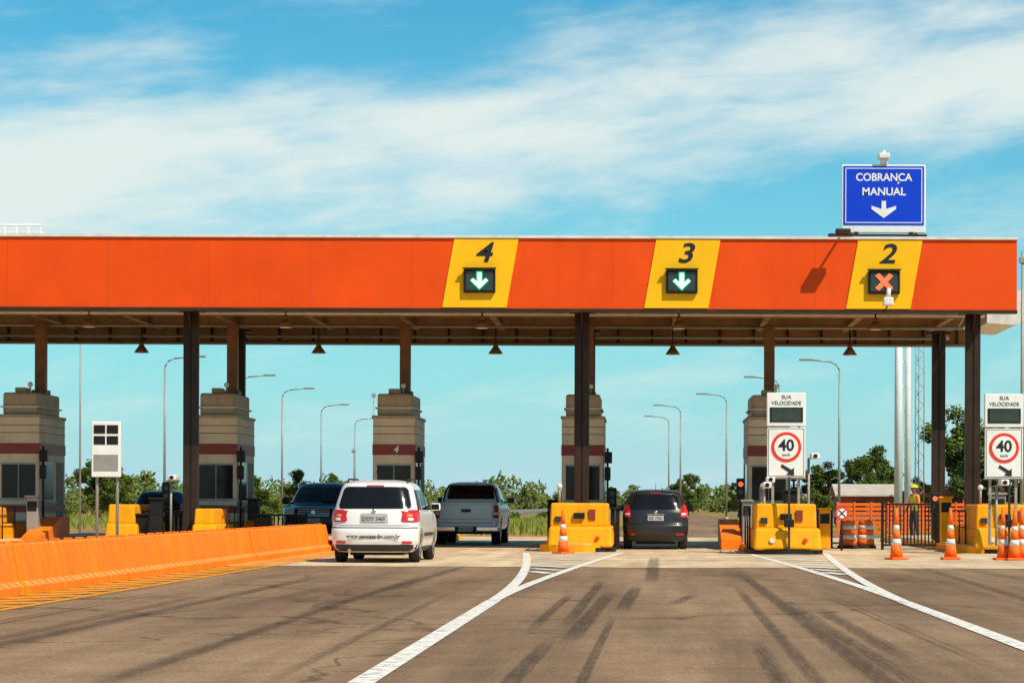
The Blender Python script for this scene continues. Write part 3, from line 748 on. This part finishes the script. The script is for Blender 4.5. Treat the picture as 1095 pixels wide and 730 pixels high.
recess_shade=M('recess_shade_grey',(.42,.41,.39),.4)  # flat grey painted as the shade of tailgate pressings, no depth modelled
def white_estate(X,Y):
    g=G('white_estate_car',(X,Y,0),math.radians(-.8))
    c=Car([(.20,.70,.16,4.0),(.27,.79,.05,4.06),(.42,.825,.0,4.15),(.60,.832,.0,4.15),(.645,.83,.02,4.13),(.67,.828,.075,4.12),(.80,.828,.09,4.02),(.90,.82,.105,3.80),(.96,.808,.12,3.45),(1.0,.79,.135,3.1),(1.2,.745,.22,2.75),(1.36,.70,.30,2.42),(1.44,.675,.345,2.22),(1.485,.64,.36,2.1),(1.52,.58,.50,1.98),(1.55,.46,.68,1.8),(1.565,.3,.95,1.55)])
    c.body(g,paint_white,[(.78,),(3.28,)],.30)
    wheels(g,(.78,3.28),.30,.80)
    c.patch(g,'rear_window',1.03,1.42,-.675,.675,-.585,.585,glass_d,.006,rad=.07)
    c.patch(g,'window_inner_seal',1.015,1.435,-.70,.70,-.60,.60,trim_black,.003,rad=.08)
    for sd in (-1,1):
        a,b=sorted((sd*.50,sd*.826)); c.patch(g,'tail_lamp',.77,1.0,a,b,a if sd<0 else b-.29,b if sd>0 else a+.29,tail_red,.012,rad=.05)
        a,b=sorted((sd*.60,sd*.70)); c.patch(g,'indicator',.87,.92,a,b,a,b,tail_amber,.017,rad=.02)
        a,b=sorted((sd*.62,sd*.72)); c.patch(g,'reverse_lamp',.80,.85,a,b,a,b,sign_white,.017,rad=.02)
        a,b=sorted((sd*.52,sd*.70)); c.patch(g,'bumper_reflector',.36,.41,a,b,a,b,tail_red,.016,rad=.015)
    c.patch(g,'bumper_lower',.215,.345,-.75,.75,-.80,.80,trim_black,.008,rad=.01)
    c.patch(g,'bumper_gap',.655,.672,-.80,.80,-.80,.80,black_m,.012,rad=.002)
    c.patch(g,'tailgate_gap_low',.70,.708,-.66,.66,-.66,.66,black_m,.006,rad=.001,nz=3)
    c.patch(g,'tailgate_recess_shade',.74,.93,-.27,.27,-.25,.25,recess_shade,.004,rad=.03)  # shade around the plate, drawn as a grey patch on the white panel
    c.sidep(g,'side_windows',1.0,1.38,.45,3.0,.62,2.45,glass_d)
    c.sidep(g,'pillar_trim',1.0,1.38,1.0,1.06,1.05,1.11,paint_white,.012,4); c.sidep(g,'pillar_trim',1.0,1.38,1.93,2.0,1.93,2.0,trim_black,.012,4)
    c.sidep(g,'side_moulding',.50,.56,1.2,2.8,1.2,2.8,trim_black,.012); c.sidep(g,'tail_lamp_side',.79,.98,.12,.42,.16,.34,tail_red,.012,16)
    c.sidep(g,'sill',.205,.30,1.15,2.9,1.15,2.9,trim_black,.01)
    for y in (1.05,1.98,2.9): c.sidep(g,'door_gap',.32,.99,y,y+.008,y,y+.008,black_m,.003,2)
    c.patch(g,'windscreen',1.0,1.42,-.72,.72,-.58,.58,glass_d,.006,True,rad=.05)
    number_plate(g,0,.080,.835,'ODD 2463')
    mirrors(g,2.85,.79,.98,paint_white)
    p=P()
    for sd in (-1,1): p.path([(sd*.57,.62,1.50),(sd*.565,.75,1.575),(sd*.56,2.0,1.585),(sd*.56,2.15,1.53)],.017,dark_steel,8)
    p.done('roof_rails',g)
    p=P(); p.path([(0,.2,1.01),(-.3,.2,1.06)],.01,black_m,6); p.cyl((0,.24,1.0),(0,.14,1.03),.025,.02,black_m,8); p.box(-.16,.16,.325,.345,1.445,1.465,tail_red); p.cyl((0,.75,1.56),(0,.45,1.74),.006,.004,black_m,6)
    p.cyl((-.45,.0,.24),(-.45,.2,.24),.03,.03,chrome,12); p.ball((0,.1,.975),.04,chrome,(1,.3,1))
    p.box(-.5,.5,.5,3.6,.14,.24,black_m); p.done('fittings',g)
    text(g,'livery_text','www.sancasa-bv.com.br',(0,-.014,.50),.105,sign_black,0,.002)
white_estate(-5.1,45.6)

def pickup(X,Y):
    g=G('white_pickup_truck',(X,Y,0),math.radians(-.5))
    c=Car([(.42,.84,.14,4.9),(.50,.87,.09,5.05),(.75,.895,.07,5.1),(.95,.895,.07,5.05),(1.05,.885,.08,4.6),(1.10,.875,.085,4.0),(1.145,.865,.09,3.85),(1.155,.85,.11,3.8)]); c.n=5
    c.body(g,paint_silver,[(1.15,),(4.15,)],.37)
    cab=Car([(1.13,.84,1.55,3.85),(1.3,.80,1.62,3.5),(1.55,.72,1.72,3.05),(1.64,.68,1.76,2.95),(1.69,.62,1.82,2.85),(1.72,.5,1.95,2.7),(1.735,.35,2.1,2.5)]); cab.n=4
    cab.body(g,paint_silver,None,.37)
    wheels(g,(1.15,4.15),.37,.87,.24)
    cab.patch(g,'rear_window',1.26,1.60,-.66,.66,-.60,.60,glass_d,.008,rad=.05); cab.patch(g,'windscreen',1.18,1.62,-.74,.74,-.62,.62,glass_d,.008,True,rad=.05)
    cab.sidep(g,'side_windows',1.17,1.58,1.75,3.6,1.85,3.05,glass_d,.008)
    c.patch(g,'tailgate_gap',.60,1.13,-.70,.70,-.70,.70,black_m,.004,rad=.01); c.patch(g,'tailgate',.615,1.16,-.685,.685,-.685,.685,paint_silver,.02,rad=.03)
    p=P(); p.box(-.13,.13,.015,.045,.90,.98,trim_black,.01); p.box(-.66,.66,.03,.055,1.10,1.15,paint_silver,.01); p.box(-.62,.62,.035,.052,.70,.715,recess_shade)
    p.box(-.9,.9,-.08,.14,.36,.52,chrome,.04,3); p.box(-.3,.3,-.09,.05,.375,.50,trim_black,.01); p.box(-.7,.7,.3,4.6,.3,.42,black_m)
    p.done('bumper',g)
    for sd in (-1,1):
        a,b=sorted((sd*.715,sd*.892)); c.patch(g,'tail_lamp',.74,1.09,a,b,a,b,tail_red,.014,rad=.03,nx=10); c.patch(g,'tail_lamp_clear',.82,.90,a,b,a,b,cone_w,.02,rad=.01,nx=8)
    number_plate(g,0,-.10,.44,'MFA 5120')
    mirrors(g,3.55,.88,1.14,paint_silver,1.2)
    p=P(); p.path([(-.78,1.5,1.12),(-.68,1.5,1.5),(-.6,1.52,1.62),(.6,1.52,1.62),(.68,1.5,1.5),(.78,1.5,1.12)],.025,dark_steel,8); p.box(-.16,.16,1.73,1.75,1.63,1.66,tail_red); p.done('sport_bar',g)
pickup(-4.88,66.2)

def hatch(X,Y,name='dark_hatchback_car',rz=0,paint=paint_dark):
    g=G(name,(X,Y,0),rz)
    c=Car([(.20,.70,.16,3.65),(.27,.78,.05,3.72),(.42,.815,.0,3.8),(.58,.825,.0,3.8),(.63,.825,.02,3.78),(.66,.825,.06,3.76),(.80,.828,.07,3.65),(.92,.82,.09,3.3),(.98,.80,.11,3.0),(1.15,.745,.18,2.7),(1.3,.69,.26,2.4),(1.40,.64,.32,2.15),(1.44,.60,.36,2.05),(1.475,.52,.5,1.9),(1.495,.40,.7,1.7),(1.505,.22,.95,1.5)])
    c.body(g,paint,[(.68,),(3.1,)],.29); wheels(g,(.68,3.1),.29,.80)
    c.patch(g,'rear_window',1.0,1.37,-.63,.63,-.53,.53,glass_d,.007,rad=.08)
    for sd in (-1,1):
        if sd>0: c.patch(g,'tail_lamp',.80,1.12,.60,.825,.655,.75,tail_red,.013,rad=.04,nx=12)
        else: c.patch(g,'tail_lamp',.80,1.12,-.825,-.60,-.75,-.655,tail_red,.013,rad=.04,nx=12)
        a,b=sorted((sd*.63,sd*.75)); c.patch(g,'reverse_lamp',.86,.91,a,b,a,b,lampglass,.019,rad=.02,nx=8)
        a,b=sorted((sd*.5,sd*.68)); c.patch(g,'reflector',.36,.40,a,b,a,b,tail_red,.014,rad=.012,nx=8)
    c.patch(g,'bumper_lower',.21,.33,-.74,.74,-.78,.78,trim_black,.008,rad=.01); c.patch(g,'bumper_gap',.64,.655,-.78,.78,-.78,.78,black_m,.01,rad=.002)
    c.patch(g,'windscreen',.99,1.38,-.72,.72,-.56,.56,glass_d,.006,True,rad=.05)
    c.sidep(g,'side_windows',.98,1.33,.45,2.9,.6,2.35,glass_d)
    number_plate(g,0,.05,.78,'EJZ 7781'); mirrors(g,2.7,.79,.95,paint)
    p=P(); p.box(-.5,.5,.5,3.3,.13,.24,black_m); p.box(-.14,.14,.30,.325,1.405,1.425,tail_red); p.path([(0,.15,.99),(-.28,.17,1.03)],.01,black_m,6); p.ball((0,.07,.92),.045,chrome,(1,.3,1))
    p.box(-.22,.22,.045,.06,.87,.885,chrome); p.cyl((0,.8,1.5),(0,.55,1.66),.006,.004,black_m,6); p.done('fittings',g)
hatch(.26,60.6)
hatch(-14.75,73.5,'black_hatchback_car',0,paint_black)

def suv_front(X,Y):
    g=G('black_suv',(X,Y+4.6,0),math.pi)
    c=Car([(.26,.80,.1,4.5),(.36,.88,.03,4.6),(.55,.91,0,4.65),(.85,.91,.0,4.62),(.98,.90,.02,4.5),(1.04,.89,.03,4.2),(1.10,.87,.05,3.55),(1.14,.855,.06,3.35),(1.4,.79,.15,2.95),(1.58,.73,.22,2.65),(1.64,.69,.28,2.55),(1.69,.60,.4,2.4),(1.72,.45,.6,2.2),(1.73,.3,.8,2.0)]); c.n=3.4
    c.body(g,paint_black,[(.85,),(3.65,)],.36); wheels(g,(.85,3.65),.36,.88,.23)
    F=True
    c.patch(g,'windscreen',1.16,1.59,-.78,.78,-.67,.67,glass_s,.008,F,rad=.06)
    c.patch(g,'grille',.72,1.0,-.46,.46,-.50,.50,trim_black,.014,F,rad=.05)
    for z in (.76,.82,.88,.94): c.patch(g,'grille_bar',z,z+.03,-.44,.44,-.44,.44,lampglass,.026,F,rad=.005,nz=4)
    for sd in (-1,1):
        a,b=sorted((sd*.53,sd*.88)); c.patch(g,'headlamp',.78,1.0,a,b,a,b,lampglass,.016,F,rad=.05)
        a,b=sorted((sd*.56,sd*.74)); c.patch(g,'fog_lamp',.44,.54,a,b,a,b,lampglass,.016,F,rad=.04)
    c.patch(g,'lower_intake',.40,.58,-.46,.46,-.5,.5,trim_black,.012,F,rad=.05)
    c.sidep(g,'side_windows',1.15,1.55,.4,3.2,.5,2.7,glass_s)
    p=P(); p.box(-.2,.2,4.665,4.68,.58,.70,plate_m); p.cyl((0,4.66,.87),(0,4.67,.87),.06,.06,chrome,16)
    for sd in (-1,1): p.path([(sd*.62,.6,1.69),(sd*.62,.7,1.76),(sd*.62,2.3,1.76),(sd*.62,2.45,1.68)],.018,galv,8)
    p.path([(-.7,3.32,1.165),(-.1,3.3,1.19)],.012,black_m,6)
    p.done('plate_badge_rails',g)
    mirrors(g,3.15,.87,1.10,paint_black,1.2)
suv_front(-9.35,68.5)

# ------------------------------------------------------------------ worker
def skinmesh(name,verts,edges,rad,root=0,sub=1):
    me=bpy.data.meshes.new(name); me.from_pydata(verts,edges,[]); o=bpy.data.objects.new(name,me); COL.objects.link(o)
    o.modifiers.new('s','SKIN')
    if len(me.skin_vertices)==0:
        bm=bmesh.new(); bm.from_mesh(me); bm.verts.layers.skin.verify(); bm.to_mesh(me); bm.free()
    for i,r in enumerate(rad): me.skin_vertices[0].data[i].radius=(r if isinstance(r,tuple) else (r,r)); me.skin_vertices[0].data[i].use_root=(i==root)
    s=o.modifiers.new('u','SUBSURF'); s.levels=sub; s.render_levels=sub
    dg=bpy.context.evaluated_depsgraph_get(); nm=bpy.data.meshes.new_from_object(o.evaluated_get(dg)); o.modifiers.clear(); o.data=nm
    for f in nm.polygons: f.use_smooth=True
    return o
def worker(X,Y,rz):
    g=G('toll_worker',(X,Y,0),rz)
    v=[(0,0,.95),(0,0,1.12),(0,.0,1.30),(0,.01,1.43),(0,.0,1.52),
       (-.10,0,.90),(-.12,-.03,.50),(-.13,.03,.09),(-.14,-.12,.05),
       (.10,0,.90),(.12,.02,.50),(.13,.06,.09),(.14,-.09,.05),
       (-.19,0,1.41),(-.25,.02,1.14),(-.24,-.16,.95),(.19,0,1.41),(.26,.0,1.15),(.22,-.22,1.10)]
    e=[(0,1),(1,2),(2,3),(3,4),(0,5),(5,6),(6,7),(7,8),(0,9),(9,10),(10,11),(11,12),(3,13),(13,14),(14,15),(3,16),(16,17),(17,18)]
    r=[(.15,.11),(.135,.10),(.16,.115),(.11,.085),.055,.085,.062,.045,.04,.085,.062,.045,.04,.062,.046,.032,.062,.046,.032]
    b=skinmesh('body',v,e,r,0,2); me=b.data
    for m in (cloth_o,vest,trous,boot,skin,cone_w): me.materials.append(m)
    for f in me.polygons:
        c=f.center
        k=0
        if c.z<.13: k=3
        elif c.z<.97 and abs(c.x)<.2 and c.y>-.13: k=2
        elif abs(c.x)<.185 and .97<=c.z<1.45: k=1; 
        if c.z>1.47: k=4
        if k==1 and (1.10<c.z<1.15 or 1.24<c.z<1.28): k=5
        f.material_index=k
    b.parent=g
    p=P(); p.ball((0,-.01,1.63),.1,skin,(.80,.95,1.18),20,16); p.ball((0,-.11,1.62),.018,skin,(.8,1.2,1.5)); 
    for s in (-1,1): p.ball((s*.033,-.095,1.645),.012,sign_white); p.ball((s*.033,-.105,1.645),.006,black_m); p.ball((s*.082,0,1.63),.025,skin,(.4,.8,1.2))
    p.box(-.025,.025,-.105,-.098,1.572,1.58,maroon); p.ball((0,.02,1.645),.1,boot,(.84,.9,1.1)); p.done('head',g)
    p=P()
    rows=[]
    for j in range(9):
        t=j/8*math.pi/2; rows.append([(.115*math.cos(t)*math.cos(a),-.005+.135*math.cos(t)*math.sin(a),1.68+.105*math.sin(t)) for a in [i*2*math.pi/24 for i in range(25)]])
    p.grid(rows,vest); p.box(-.09,.09,-.2,-.11,1.675,1.69,vest,.006); p.done('hard_hat',g)
    for (hx,hy,hz),d in (((-.24,-.16,.95),Vector((0,-.5,-.85)).normalized()),((.22,-.22,1.10),Vector((-.1,-.95,-.1)).normalized())):
        vv=[(hx,hy,hz)]; ee=[]; rr=[(.03,.02)]; side=Vector((1,0,0)) 
        pc=Vector((hx,hy,hz))+d*.08; vv.append(tuple(pc)); ee.append((0,1)); rr.append((.038,.017))
        for k,(o,l) in enumerate([(-.03,.065),(-.01,.08),(.01,.075),(.03,.06)]):
            q=pc+side*o+d*.02; i=len(vv); vv+= [tuple(q),tuple(q+d*l*.55+Vector((0,0,-.004))),tuple(q+d*l+Vector((0,.01,-.015)))]; ee+= [(1,i),(i,i+1),(i+1,i+2)]; rr+= [.009,.009,.007]
        q=Vector((hx,hy,hz))+d*.03; i=len(vv); s=-1 if hx>0 else 1
        vv+= [tuple(q+side*s*.04+d*.02),tuple(q+side*s*.06+d*.055)]; ee+= [(0,i),(i,i+1)]; rr+= [.011,.009]
        h=skinmesh('hand',vv,ee,rr,0,1); h.data.materials.append(skin); h.parent=g
worker(8.35,75.5,math.radians(-60))

# ------------------------------------------------------------------ light, sky
sd=Vector((-.60,.60,-1.0)).normalized()
sl=bpy.data.lights.new('sun','SUN'); sl.energy=5.0; sl.angle=math.radians(.5); sl.color=(1,.90,.74)
so=bpy.data.objects.new('sun',sl); COL.objects.link(so); so.rotation_euler=sd.to_track_quat('-Z','Y').to_euler(); so.location=(20,-20,40)
el=math.asin(-sd.z); az=math.atan2(-sd.x,-sd.y)
W=bpy.data.worlds.new('World'); S.world=W; W.use_nodes=True; nt=W.node_tree;N=nt.nodes;L=nt.links
bg=N['Background']; bg.inputs['Strength'].default_value=.1
sky=N.new('ShaderNodeTexSky'); sky.sky_type='NISHITA'; sky.sun_disc=False; sky.sun_elevation=el; sky.sun_rotation=az; sky.ozone_density=3; sky.dust_density=.3; sky.air_density=1
def math_(op,a,b=None,c=None,clamp=False):
    n=N.new('ShaderNodeMath'); n.operation=op; n.use_clamp=clamp
    for i,v in enumerate((a,b,c)):
        if v is None: continue
        if isinstance(v,(int,float)): n.inputs[i].default_value=v
        else: L.new(v,n.inputs[i])
    return n.outputs[0]
tc=N.new('ShaderNodeTexCoord'); sx=N.new('ShaderNodeSeparateXYZ'); L.new(tc.outputs['Generated'],sx.inputs[0])
AZ=math_('ARCTAN2',sx.outputs[0],sx.outputs[1]); EL=math_('ARCSINE',sx.outputs[2])
def noise(ax,ez,scale,det=8,ro=.6,dist=0,off=0,tilt=0):
    cb=N.new('ShaderNodeCombineXYZ'); L.new(math_('MULTIPLY',AZ,ax),cb.inputs[0])
    e2=math_('ADD',EL,math_('MULTIPLY',AZ,tilt)); L.new(math_('MULTIPLY',e2,ez),cb.inputs[1]); cb.inputs[2].default_value=off
    n=N.new('ShaderNodeTexNoise'); n.inputs['Scale'].default_value=scale; n.inputs['Detail'].default_value=det; n.inputs['Roughness'].default_value=ro; n.inputs['Distortion'].default_value=dist
    L.new(cb.outputs[0],n.inputs['Vector']); return n.outputs['Fac']
n1=noise(1,3.4,8,10,.56,.25,4.3,-.12); n2=noise(1,4.0,22,8,.60,.4,7.1,-.10)
line_=math_('ADD',math_('MULTIPLY',math_('ADD',AZ,.05),.14),.155)
dd=math_('DIVIDE',math_('SUBTRACT',EL,line_),.030); band=math_('POWER',2.718,math_('MULTIPLY',math_('MULTIPLY',dd,dd),-1))
c=math_('ADD',math_('ADD',math_('MULTIPLY',n1,1.05),math_('MULTIPLY',n2,.40)),math_('MULTIPLY',band,.44))
mr=N.new('ShaderNodeMapRange'); mr.interpolation_type='SMOOTHSTEP'; L.new(c,mr.inputs[0]); mr.inputs[1].default_value=.68; mr.inputs[2].default_value=1.22; mr.inputs[3].default_value=0; mr.inputs[4].default_value=.95
hs=N.new('ShaderNodeHueSaturation'); hs.inputs['Saturation'].default_value=1.3; L.new(sky.outputs[0],hs.inputs['Color'])
tint=N.new('ShaderNodeMix'); tint.data_type='RGBA'; tint.blend_type='MULTIPLY'; tint.inputs['Factor'].default_value=1; L.new(hs.outputs[0],tint.inputs[6]); tint.inputs[7].default_value=(.16,1.20,1.15,1)
hz=N.new('ShaderNodeMix'); hz.data_type='RGBA'
hf=math_('MULTIPLY',math_('POWER',2.718,math_('MULTIPLY',math_('MAXIMUM',EL,0),-9.5)),.98); L.new(hf,hz.inputs['Factor']); L.new(tint.outputs[2],hz.inputs[6]); hz.inputs[7].default_value=(4.9,7.0,8.0,1)
mc=N.new('ShaderNodeMix'); mc.data_type='RGBA'; L.new(mr.outputs[0],mc.inputs['Factor']); L.new(hz.outputs[2],mc.inputs[6]); mc.inputs[7].default_value=(7.8,8.7,8.4,1)
L.new(mc.outputs[2],bg.inputs['Color'])

# ------------------------------------------------------------------ camera
cd=bpy.data.cameras.new('camera'); cam=bpy.data.objects.new('camera',cd); COL.objects.link(cam); S.camera=cam
cam.location=(0,0,1.1); cam.rotation_euler=(math.pi/2,-.0035,0)
cd.sensor_width=36; cd.lens=2600/1095*36; cd.shift_x=-142.5/1095; cd.shift_y=175/1095; cd.clip_end=6000; cd.clip_start=.1
